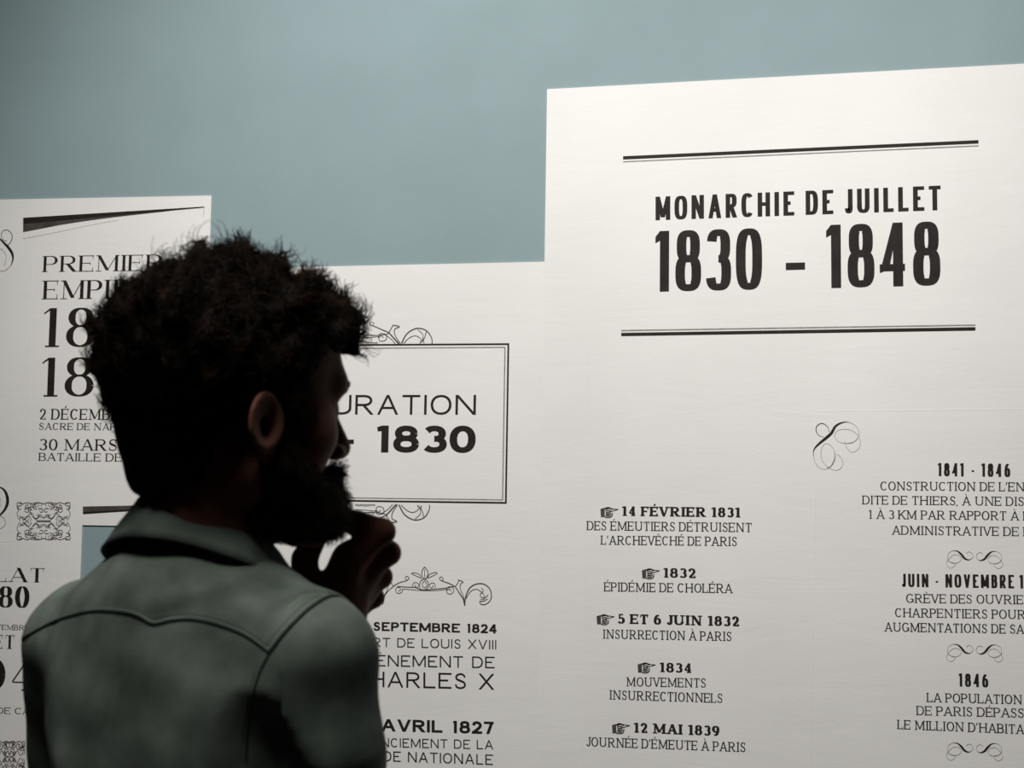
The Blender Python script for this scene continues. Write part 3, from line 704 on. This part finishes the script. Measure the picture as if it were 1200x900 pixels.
# ---- head and neck
def head_sdf(x, y, z):
    ax_ = np.abs(x)
    d = e_(x, y, z, (0, -.014, .054), (.075, .096, .074))
    d = su(d, e_(x, y, z, (0, .036, .046), (.060, .062, .058)), .03)
    d = su(d, e_(x, y, z, (0, .042, -.020), (.056, .048, .062)), .03)
    d = su(d, cap(ax_, y, z, (.050, -.004, -.050), (.014, .078, -.092), .018, .018), .03)
    d = su(d, e_(x, y, z, (0, .082, -.086), (.022, .020, .018)), .02)
    d = su(d, e_(ax_, y, z, (.040, .056, -.012), (.020, .022, .018)), .025)
    d = su(d, cap(ax_, y, z, (.008, .092, .034), (.040, .080, .036), .012, .011), .016)
    d = ss(d, e_(ax_, y, z, (.031, .101, .009), (.019, .018, .014)), .012)
    d = su(d, e_(ax_, y, z, (.031, .076, .011), (.0145, .0145, .0135)), .004)
    d = ss(d, e_(ax_, y, z, (.031, .0925, .0095), (.0120, .0080, .0042)), .002)
    d = su(d, cap(x, y, z, (0, .092, .020), (0, .1105, -.018), .0078, .0112), .010)
    d = su(d, e_(ax_, y, z, (.013, .099, -.023), (.0085, .011, .0080)), .006)
    d = ss(d, e_(ax_, y, z, (.0065, .105, -.0325), (.0035, .006, .004)), .003)
    d = su(d, cap(ax_, y, z, (0, .1005, -.053), (.020, .091, -.056), .0060, .0035), .008)
    d = su(d, cap(ax_, y, z, (0, .099, -.064), (.018, .090, -.062), .0070, .0035), .006)
    # ears: helix, plate, lobe, hollow
    er = np.sqrt(((y+.010)/.0165)**2+((z+.008)/.0220)**2); ex = ax_-(.079+.45*np.maximum(-(y-.002), 0))
    plate = np.maximum(np.abs(ex)-.0030, (er-1)*.0165)
    helix = np.sqrt(((er-1)*.0155)**2+(ex-.003)**2)-.0035
    ear = su(plate, helix, .004)
    ear = su(ear, e_(ax_, y, z, (.0785, -.002, -.034), (.0042, .0085, .009)), .004)
    ear = su(ear, cap(ax_, y, z, (.079, .006, -.011), (.081, .004, -.005), .004, .003), .003)
    ear = ss(ear, e_(ax_, y, z, (.087, -.006, -.011), (.007, .0085, .011)), .003)
    d = su(d, ear, .005)
    # neck and shoulders root
    d = su(d, cap(x, y, z, (0, -.024, -.030), (0, -.020, -.140), .051, .052), .03)
    d = su(d, cap(x, y, z, (0, .010, -.080), (0, -.008, -.145), .028, .036), .03)
    return d
P, F = surface(head_sdf, (-.10, -.13, -.21), (.10, .14, .15), .0026)
P = smooth_mesh(P, F, 1, .35)
HP, HFc = l2w(HF, P), F

# ---- raised right hand, built from jointed tapering fingers
def vf(px, py, d): return w2l(VF, at_depth(px, py, d))
def fingers(x, y, z, chains, k=.0045):
    d = None
    for ch in chains:
        f_ = None
        for (p, r), (q, s_) in zip(ch[:-1], ch[1:]):
            c_ = cap(x, y, z, p, q, r, s_); f_ = c_ if f_ is None else su(f_, c_, .003)
        d = f_ if d is None else su(d, f_, k)
    return d
DZ = 1.600
WRIST = vf(378, 772, DZ-.005); ELBOW = vf(383, 1050, DZ-.085)
MCP = [vf(410, 657, DZ-.010), vf(410, 683, DZ+.008), vf(412, 700, DZ+.026), vf(410, 716, DZ+.042)]
index = [(MCP[0], .0125), (vf(448, 623, DZ-.006), .0122), (vf(418, 613, DZ-.004), .0115), (vf(389, 606, DZ-.002), .0098)]
middle = [(MCP[1], .0115), (vf(455, 648, DZ+.012), .0118), (vf(432, 646, DZ+.008), .0100), (vf(414, 652, DZ+.004), .0088)]
ring = [(MCP[2], .0110), (vf(446, 676, DZ+.030), .0112), (vf(424, 676, DZ+.020), .0096), (vf(412, 684, DZ+.012), .0085)]
little = [(MCP[3], .0100), (vf(438, 700, DZ+.048), .0100), (vf(418, 700, DZ+.040), .0085), (vf(406, 704, DZ+.030), .0078)]
thumb = [(vf(378, 722, DZ-.016), .0150), (vf(357, 688, DZ-.024), .0145), (vf(357, 655, DZ-.022), .0120), (vf(374, 622, DZ-.014), .0100)]
HANDCH = [index, middle, ring, little, thumb]
def hand_sdf(x, y, z):
    d = fingers(x, y, z, HANDCH)
    palm = cap(x, y, z, WRIST, MCP[0], .026, .0125)
    palm = su(palm, cap(x, y, z, WRIST, MCP[1], .026, .013), .008)
    palm = su(palm, cap(x, y, z, WRIST, MCP[2], .025, .013), .008)
    palm = su(palm, cap(x, y, z, WRIST, MCP[3], .024, .013), .008)
    palm = su(palm, cap(x, y, z, vf(392, 742, DZ), vf(400, 700, DZ+.01), .024, .018), .01)
    palm = su(palm, cap(x, y, z, vf(384, 702, DZ-.012), vf(407, 652, DZ-.010), .0155, .0115), .01)
    palm = su(palm, cap(x, y, z, vf(396, 735, DZ+.010), vf(414, 690, DZ+.006), .024, .0165), .012)
    palm = su(palm, cap(x, y, z, vf(424, 694, DZ+.022), vf(431, 660, DZ+.010), .0125, .0115), .01)
    d = su(d, palm, .012)
    d = su(d, cap(x, y, z, vf(384, 745, DZ-.010), vf(362, 700, DZ-.022), .020, .016), .010)
    return su(d, cap(x, y, z, WRIST, ELBOW, .028, .036), .015)
P, F = surface(hand_sdf, (-.10, -.09, -.34), (.07, .09, .06), .0022)
P = smooth_mesh(P, F, 1, .3)
NP, NF = l2w(VF, P), F
print('hand', len(P), 'head', len(HP))

# ---- torso under the clothes, left arm folded across, legs: kept a little inside the clothing
SR, SL = (.124, .006, -.126), (-.150, .015, -.128)                 # shoulder joints
EL_R = w2l(TF, l2w(VF, ELBOW)); EL_L = np.array([-.190, .080, -.400])
WR_L = EL_R+np.array([-.095, .035, -.030]); print('elbow', EL_R)
HIPZ = -.56
def torso_core(x, y, z, g=0.0):
    d = e_(x, y, z, (0, .030, -.270), (.130+g, .104+g, .205+g))
    d = su(d, cap(np.abs(x), y, z, (.0, -.014, -.075), (.118, .002, -.118), .050+g, .046+g), .05)
    d = su(d, cap(x, y, z, (0, -.022, -.09), (0, -.020, -.24), .066+g, .072+g), .04)
    d = su(d, e_(np.abs(x), y, z, (.060, -.022, -.185), (.064+g, .066+g, .105+g)), .05)
    d = su(d, e_(x, y, z, (0, .028, -.50), (.142+g, .100+g, .16+g)), .06)
    return d
def body_sdf(x, y, z):
    ax_ = np.abs(x)
    d = torso_core(x, y, z, -.020)
    d = su(d, cap(ax_, y, z, (.080, .02, -.66), (.10, .03, -1.02), .066, .050), .04)
    d = su(d, cap(ax_, y, z, (.10, .03, -1.02), (.105, .01, -1.44), .048, .036), .02)
    d = su(d, cap(ax_, y, z, (.105, .0, -1.465), (.125, .15, -1.485), .030, .022), .02)
    d = su(d, cap(x, y, z, SR, EL_R, .040, .036), .03)
    d = su(d, cap(x, y, z, SL, EL_L, .040, .036), .03)
    d = su(d, cap(x, y, z, EL_L, WR_L, .034, .024), .01)
    d = su(d, cap(x, y, z, WR_L, WR_L+np.array([.055, .010, .0]), .022, .026), .01)
    return d
P, F = surface(body_sdf, (-.30, -.14, -1.53), (.30, .40, -.02), .0075)
P = smooth_mesh(P, F, 1, .4); BP, BF = l2w(TF, P), F
# left hand, its fingers folded round the right elbow
c0 = WR_L+np.array([.055, .010, .0]); lf = []
for i in range(4):
    b0 = c0+np.array([.012, .004, .028-.019*i]); lf.append([(b0, .0105), (b0+np.array([.040, .002, .002]), .0100), (b0+np.array([.068, -.014, .002]), .0088), (b0+np.array([.082, -.038, .001]), .0078)])
lf.append([(c0+np.array([-.03, -.006, .024]), .014), (c0+np.array([-.006, .004, .052]), .0115), (c0+np.array([.020, .010, .070]), .0095)])
P, F = surface(lambda x, y, z: su(fingers(x, y, z, lf), cap(x, y, z, WR_L+np.array([.02, 0, 0]), c0, .022, .026), .008), tuple(c0-.1), tuple(c0+.1), .003)
LP, LF_ = l2w(TF, P), F
allP = [HP, NP, BP, LP]; allF = [HFc, NF, BF, LF_]; off = 0; FF = []
for p, f in zip(allP, allF): FF.append(f+off); off += len(p)
body = mesh_obj('body', np.concatenate(allP), np.concatenate(FF), M_skin, man, True, BASE)

def ball(name, c, r, m, parent, F_=HF, sc=(1, 1, 1)):
    v = []; f = []; n, k = 12, 8
    for i in range(k+1):
        for j in range(n):
            a, b = math.pi*i/k, 2*math.pi*j/n
            v.append((c[0]+r*sc[0]*math.sin(a)*math.cos(b), c[1]+r*sc[1]*math.cos(a), c[2]+r*sc[2]*math.sin(a)*math.sin(b)))
    for i in range(k):
        for j in range(n): f.append((i*n+j, i*n+(j+1) % n, (i+1)*n+(j+1) % n, (i+1)*n+j))
    return mesh_obj(name, l2w(F_, np.array(v)), f, m, parent, True, BASE)
for sx in (-1, 1):
    eb = ball('eyeball', (sx*.031, .0768, .0100), .0125, M_eye, man); ball('iris', (sx*.031, .0872, .0100), .0056, M_iris, eb, sc=(1, .6, 1))

# ---- hair: a full curly mass with strands
def hair_sdf(x, y, z):
    ax_ = np.abs(x)
    d = e_(x, y, z, (0, -.022, .056), (.090, .100, .076))
    d = su(d, e_(x, y, z, (0, -.010, .102), (.064, .048, .050)), .015)   # crown
    d = su(d, e_(x, y, z, (0, -.078, .076), (.058, .036, .036)), .015)
    d = su(d, e_(x, y, z, (0, .040, .090), (.062, .060, .046)), .02)       # quiff
    d = su(d, e_(x, y, z, (.008, .074, .088), (.046, .033, .029)), .02)
    d = su(d, e_(x, y, z, (0, -.060, .040), (.068, .050, .060)), .03)
    d = su(d, e_(x, y, z, (0, -.056, -.018), (.058, .042, .066)), .02)     # nape
    d = su(d, e_(ax_, y, z, (.070, .020, .026), (.012, .018, .034)), .008) # in front of the ear
    top = np.clip((z+.01)/.08, 0, 1)
    bump = top*.0110*np.sin(x*80+y*60+1.0)*np.sin(y*94-z*66)*np.sin(z*88+x*52+.6)
    d = d-bump-.0022*np.sin(x*210+z*120)*np.sin(y*190+x*90)
    face = np.maximum(np.maximum(-(y-.058), z-.066), -(z+.2))             # clear the face
    d = np.maximum(d, -e_(x, y, z, (0, .130, .012), (.082, .078, .062)))
    d = np.maximum(d, -e_(ax_, y, z, (.090, -.006, -.010), (.022, .0165, .023)))   # around the ear
    d = np.maximum(d, -np.maximum(-(y-.022), z+.002)*1.0)
    return d
P, F = surface(hair_sdf, (-.12, -.16, -.09), (.12, .14, .18), .0032)
PH_ = P
hb = mesh_obj('hair', l2w(HF, P), F, M_hair, man, True, BASE)
def strands(name, P, F, n, parent, m, seed, length, curl_r, thick, keep, droop=0.0, out=.35, segs=9, grow=0.0):
    rs = np.random.RandomState(seed); N_ = normals(P, F); pick = rs.randint(0, len(F), n*3)
    uv = rs.rand(len(pick), 2); a, b, c_, d_ = [P[F[pick, i]] for i in range(4)]
    q = (a*(1-uv[:, :1])+b*uv[:, :1])*(1-uv[:, 1:])+(d_*(1-uv[:, :1])+c_*uv[:, :1])*uv[:, 1:]; nn = N_[F[pick, 0]]
    ok = keep(q, nn); q, nn = q[ok][:n], nn[ok][:n]; n = len(q)
    flow = np.stack([fbm(q, 38, seed+i, 2) for i in range(3)], 1)+np.array([0, .15, -droop])
    tg = flow-(flow*nn).sum(1)[:, None]*nn; tg /= np.linalg.norm(tg, axis=1)[:, None]+1e-9; bt = np.cross(nn, tg)
    L = length*rs.uniform(.55, 1.25, n)[:, None]; R_ = curl_r*rs.uniform(.6, 1.4, n)[:, None]; ph = rs.uniform(0, 1.6, n)[:, None]+fbm(q, 75, seed+9, 1)[:, None]*5
    tw = rs.uniform(3.2, 6.0, n)[:, None]; V = []; ctr = []
    for s_ in range(segs+1):
        t = s_/segs
        p = q+tg*L*t*.8+nn*(L*out*t-.004+grow*t)+(bt*np.cos(ph+tw*t)+nn*np.sin(ph+tw*t)*.7)*R_*min(1, t*2.5)
        ctr.append(p)
    ctr = np.stack(ctr, 1)
    for s_ in range(segs+1):
        a = ctr[:, max(s_-1, 0)]; b = ctr[:, min(s_+1, segs)]; d = b-a; d /= np.linalg.norm(d, axis=1)[:, None]+1e-9
        u = np.cross(d, nn+1e-3); u /= np.linalg.norm(u, axis=1)[:, None]+1e-9; v = np.cross(d, u); r = thick*(1-.75*s_/segs)
        for k in range(3):
            an = 2.094*k; V.append(ctr[:, s_]+(u*math.cos(an)+v*math.sin(an))*r)
    V = np.stack(V, 1); m3 = (segs+1)*3; base_i = np.arange(n)[:, None]*m3; Fs = []
    for s_ in range(segs):
        for k in range(3):
            k2 = (k+1) % 3; Fs.append(base_i+np.array([[s_*3+k, s_*3+k2, s_*3+3+k2, s_*3+3+k]]))
    o = mesh_obj(name, l2w(HF, V.reshape(-1, 3)), np.concatenate(Fs), m, parent, True, BASE); o['kind'] = 'stuff'
    return o
strands('hair_strands', PH_, F, 11000, hb, M_hair2, 3, .022, .0050, .00075, lambda q, n: (q[:, 2] > -.02) & ~((np.abs(q[:, 0]) < .06) & (q[:, 1] > .04) & (q[:, 2] < .07) & (n[:, 2] < -.2)))
strands('hair_strands', PH_, F, 700, hb, M_hair2, 5, .030, .0090, .00060, lambda q, n: (q[:, 2] > .075) & (np.abs(q[:, 1]+.02) < .07), out=.45)
# eyebrows
for sx in (-1, 1):
    P, F = surface(lambda x, y, z: np.minimum(cap(x, y, z, (sx*.014, .1030, .0345), (sx*.032, .0960, .038), .0052, .0048), cap(x, y, z, (sx*.032, .0960, .038), (sx*.047, .081, .033), .0048, .0025)), (-.06, .06, .01), (.06, .12, .05), .0022)
    mesh_obj('eyebrow', l2w(HF, P), F, M_hair, man, True, BASE)

# ---- beard and moustache
def beard_sdf(x, y, z):
    ax_ = np.abs(x)
    d = cap(ax_, y, z, (.066, .012, .004), (.060, .022, -.050), .010, .018)
    d = su(d, cap(ax_, y, z, (.060, .018, -.045), (.030, .074, -.078), .020, .026), .02)
    d = su(d, e_(x, y, z, (0, .072, -.080), (.040, .038, .032)), .02)
    d = su(d, e_(ax_, y, z, (.036, .040, -.090), (.034, .044, .026)), .02)
    d = su(d, e_(x, y, z, (.0, .040, -.098), (.042, .048, .022)), .02)
    d = su(d, cap(ax_, y, z, (.004, .106, -.0425), (.026, .094, -.060), .0080, .0075), .006)   # moustache
    d = su(d, cap(ax_, y, z, (.026, .092, -.060), (.026, .082, -.080), .008, .010), .010)
    d = -su(-d, (z+.105), .012)
    d = np.maximum(d, -e_(x, y, z, (0, .108, -.0585), (.016, .014, .0042)))                 # the mouth stays free
    return d
P, F = surface(beard_sdf, (-.10, -.03, -.14), (.10, .13, .03), .0026)
bd = mesh_obj('beard', l2w(HF, P), F, M_hair, man, True, BASE)
strands('beard_strands', P, F, 9000, bd, M_hair2, 8, .013, .0035, .00055, lambda q, n: ~((np.abs(q[:, 0]) < .018) & (np.abs(q[:, 2]+.0585) < .006)), droop=1.0, out=.5, segs=6)

# ---- shirt
def wr(x, y, z):     # soft drape folds
    back = np.exp(-((y+.10)/.07)**2)
    lowz = np.clip((-z-.13)/.08, 0, 1)
    f1 = .0034*np.exp(-((x+.055+.25*(z+.25))/.012)**2)*lowz            # long soft folds down the back
    f2 = -.0060*np.exp(-((x+.105+.10*(z+.2))/.016)**2)*lowz
    f3 = .0030*np.exp(-((x-.045-.20*(z+.28))/.014)**2)*lowz
    r1 = .0013*np.sin((z-.55*x)*190+x*25)*np.exp(-((x-.06)/.05)**2)*np.exp(-((z+.065)/.03)**2)
    r2 = .0012*np.sin(x*72+z*41+2)*np.sin(z*58-x*33)
    return (f1+f2+f3)*np.minimum(back*1.5, 1)+r1+r2
def groove(x, y, z):   # the sleeve pulls in where it meets the back
    aw = x-.35*y; lo = np.clip(-z-.145, 0, .2)
    return -.022*np.exp(-((aw-.136-.10*lo)/(.008+.14*lo))**2)*np.clip(lo/.04, 0, 1)*np.clip((.05-y)/.03, 0, 1)*np.clip((z+.34)/.08, 0, 1)
def armcut(x, y, z): return .93*(x-.133)-.33*y-.12*(z+.08)
def arm_r(x, y, z, g=0.0):
    d = cap(x, y, z, SR, (.131, .012, -.200), .052+g, .047+g)
    d = su(d, cap(x, y, z, (.131, .012, -.200), EL_R, .047+g, .045+g), .03)
    return d
def shirt_sdf(x, y, z):
    core = torso_core(x, y, z, .004)
    d = np.where((armcut(x, y, z) < 0) & (z > -.245), su(core, arm_r(x, y, z), .03), core)
    d = su(d, cap(x, y, z, SL, EL_L, .056, .050), .035)
    d = su(d, cap(x, y, z, EL_L, WR_L, .050, .034), .015)
    d = su(d, e_(x, y, z, (0, .026, -.66), (.192, .150, .20)), .04)
    d = d-wr(x, y, z)-groove(x, y, z)*.8*np.clip((armcut(x, y, z)-.002)/.006, 0, 1)
    d = np.maximum(d, -(z+.665))
    d = np.maximum(d, -cap(x, y, z, (0, .0, -.03), (0, .02, .1), .058))       # neck opening
    return d
P, F = surface(shirt_sdf, (-.30, -.14, -.70), (.30, .36, .04), .0042)
P = smooth_mesh(P, F, 1, .4)
SHP = l2w(TF, P); shirt = mesh_obj('shirt', SHP, F, M_shirt, man, True, BASE)
def sleeve_sdf(x, y, z):
    d = arm_r(x, y, z)
    d = su(d, cap(x, y, z, EL_R, w2l(TF, l2w(VF, WRIST-np.array([0, 0, .06]))), .050, .040), .015)
    aw = x-.35*y
    fold = groove(x, y, z)
    fold = fold+.0035*np.exp(-((aw-.195+.15*(z+.2))/.010)**2)*np.clip((-z-.13)/.05, 0, 1)+.0012*np.sin(z*60+x*50)
    d = d-fold
    d = np.maximum(su(d, torso_core(x, y, z, .004)+.004, .03), d-.010)
    d = np.maximum(d, np.where(((y > .06) & (z < -.2)) | (z < -.245), -1.0, -armcut(x, y, z)-.012))
    return d
P2, F2 = surface(sleeve_sdf, (.05, -.15, -.52), (.36, .36, -.0), .0042)
P2 = smooth_mesh(P2, F2, 1, .4)
SLP = l2w(TF, P2); sleeve = mesh_obj('sleeve', SLP, F2, M_shirt, shirt, True, BASE)
bvh = BVHTree.FromPolygons([tuple(p) for p in np.concatenate([SHP, SLP])], [tuple(int(i) for i in f) for f in np.concatenate([F, F2+len(SHP)])])
def cast(px, py):
    d = ray(px, py); h = bvh.ray_cast(Vector(CAM), Vector(d))
    return (None, None) if h[0] is None else (np.array(h[0]), np.array(h[1])*(-1 if h[1].dot(Vector(d)) > 0 else 1))
def piping(name, pts, r, m, lift=.0004, dash=False, parent=None):
    """a seam laid on the cloth as a thin tube"""
    Q = []
    for p in catmull(pts, 14):
        h, nn = cast(*p)
        if h is not None: Q.append(h+nn*lift)
    if len(Q) < 3: print('seam missed', name); return
    Q = np.array(Q)
    for _ in range(3): Q[1:-1] = (Q[:-2]+Q[1:-1]*2+Q[2:])/4
    V = []; Fc = []; n = len(Q)
    for i in range(n):
        d = Q[min(i+1, n-1)]-Q[max(i-1, 0)]; d /= np.linalg.norm(d)+1e-9
        u = np.cross(d, CAM-Q[i]); u /= np.linalg.norm(u); v = np.cross(d, u)
        for k in range(6): a = k*math.pi/3; V.append(Q[i]+(u*math.cos(a)+v*math.sin(a)*.6)*r)
    for i in range(n-1):
        if dash and i % 2: continue
        for k in range(6): Fc.append((i*6+k, i*6+(k+1) % 6, i*6+6+(k+1) % 6, i*6+6+k))
    o = mesh_obj(name, V, Fc, m, parent or shirt, True, BASE)
    if dash: o['kind'] = 'stuff'
YOKE = [(26, 750), (45, 739), (73, 726), (110, 717), (146, 718.5), (165, 724), (180, 732), (200, 728), (226, 727), (256, 733), (288, 746), (314, 764)]
ARMH = [(398, 699), (384, 701), (366, 712), (352, 724), (334, 743), (316, 765), (304, 788), (295, 820), (290, 852), (288, 890)]
def shift(L, dx, dy): return [(a+dx, b+dy) for a, b in L]
piping('yoke_seam', YOKE, .0009, M_seam); piping('yoke_welt', shift(YOKE, 0, -2.4), .0011, M_shirt, .0002)
piping('armhole_seam', ARMH[:6], .0011, M_seam); piping('armhole_welt', shift(ARMH[:6], -2.2, -2.2), .0013, M_shirt, .0002)
piping('armhole_seam', ARMH[5:], .0008, M_seam)
piping('stitching', shift(YOKE[6:], 0, -8), .00045, M_stitch, .0003, True); piping('stitching', shift(ARMH[:6], -8, -5), .00045, M_stitch, .0003, True)
piping('stitching', shift(ARMH[6:], -6, 0), .00045, M_stitch, .0003, True)

# collar: stand and turned-down leaf around the neck
def collar(name, prof, a0, a1, n=64, thick=.0016):
    V = []; Fc = []; k = None
    for i in range(n+1):
        a = math.radians(a0+(a1-a0)*i/n); row = prof(a); k = len(row)
        V += row
    for i in range(n):
        for j in range(k-1): Fc.append((i*k+j, i*k+j+1, (i+1)*k+j+1, (i+1)*k+j))
    o = mesh_obj(name, l2w(TF, np.array(V)), Fc, M_shirt, shirt, True, BASE)
    md = o.modifiers.new('thickness', 'SOLIDIFY'); md.thickness = thick; md.offset = 0
    return o
def leaf(a):
    """a = 0 at the nape, positive towards his right"""
    f_ = (1-math.cos(a))/2                       # 0 at the back, 1 in front
    rt_, rb = .0635+.002*f_, .089+.012*f_
    zt = .016-.080*f_; drop = .038+.012*f_**2
    out = []
    for j in range(8):
        t = j/7; r = rt_+(rb-rt_)*t**1.25; z_ = zt-drop*t+.004*math.sin(math.pi*t)
        r += .0015*math.sin(a*7+1)*t
        out.append((r*math.sin(a)*1.0, .006+.016*f_-r*math.cos(a)*.98, z_))
    # rolled top edge into the stand
    for t in (.3, .65, 1.0): out.insert(0, ((rt_-.0035*t)*math.sin(a), .006+.016*f_-(rt_-.0035*t)*math.cos(a)*.98, zt+.0015*(1-t)-.004*t*t))
    return out
def stand(a):
    f_ = (1-math.cos(a))/2; r = .061
    zt = .012-.080*f_
    return [(r*math.sin(a)*(1+.05*t), .006+.016*f_-r*math.cos(a)*.98*(1+.05*t), zt-.045*t) for t in (0, .33, .66, 1)]
collar('collar', leaf, -152, 152); collar('collar_stand', stand, -165, 165)

# ---- trousers and shoes (below the frame)
def trouser_sdf(x, y, z):
    ax_ = np.abs(x)
    d = e_(x, y, z, (0, .028, -.62), (.146, .104, .12))
    d = su(d, cap(ax_, y, z, (.082, .022, -.66), (.102, .03, -1.02), .088, .066), .04)
    d = su(d, cap(ax_, y, z, (.102, .03, -1.02), (.106, .012, -1.43), .064, .056), .02)
    return np.maximum(np.maximum(d, z+.56), -(z+1.455))
P, F = surface(trouser_sdf, (-.25, -.16, -1.48), (.25, .20, -.53), .008)
mesh_obj('trousers', l2w(TF, smooth_mesh(P, F, 2, .4)), F, M_trouser, man, True, BASE)
FZ = -TORSO_O[2]
for sx in (-1, 1):
    P, F = surface(lambda x, y, z: np.maximum(su(su(cap(x, y, z, (sx*.106, -.03, FZ+.045), (sx*.120, .13, FZ+.030), .046, .043), cap(x, y, z, (sx*.106, -.01, FZ+.06), (sx*.106, .0, FZ+.12), .045, .048), .02), cap(x, y, z, (sx*.122, .13, FZ+.025), (sx*.124, .19, FZ+.02), .045, .034), .02), -(z-FZ)), (-.21, -.12, FZ-.01), (.21, .26, FZ+.17), .006)
    mesh_obj('shoe', l2w(TF, P), F, M_shoe, man, True, BASE)
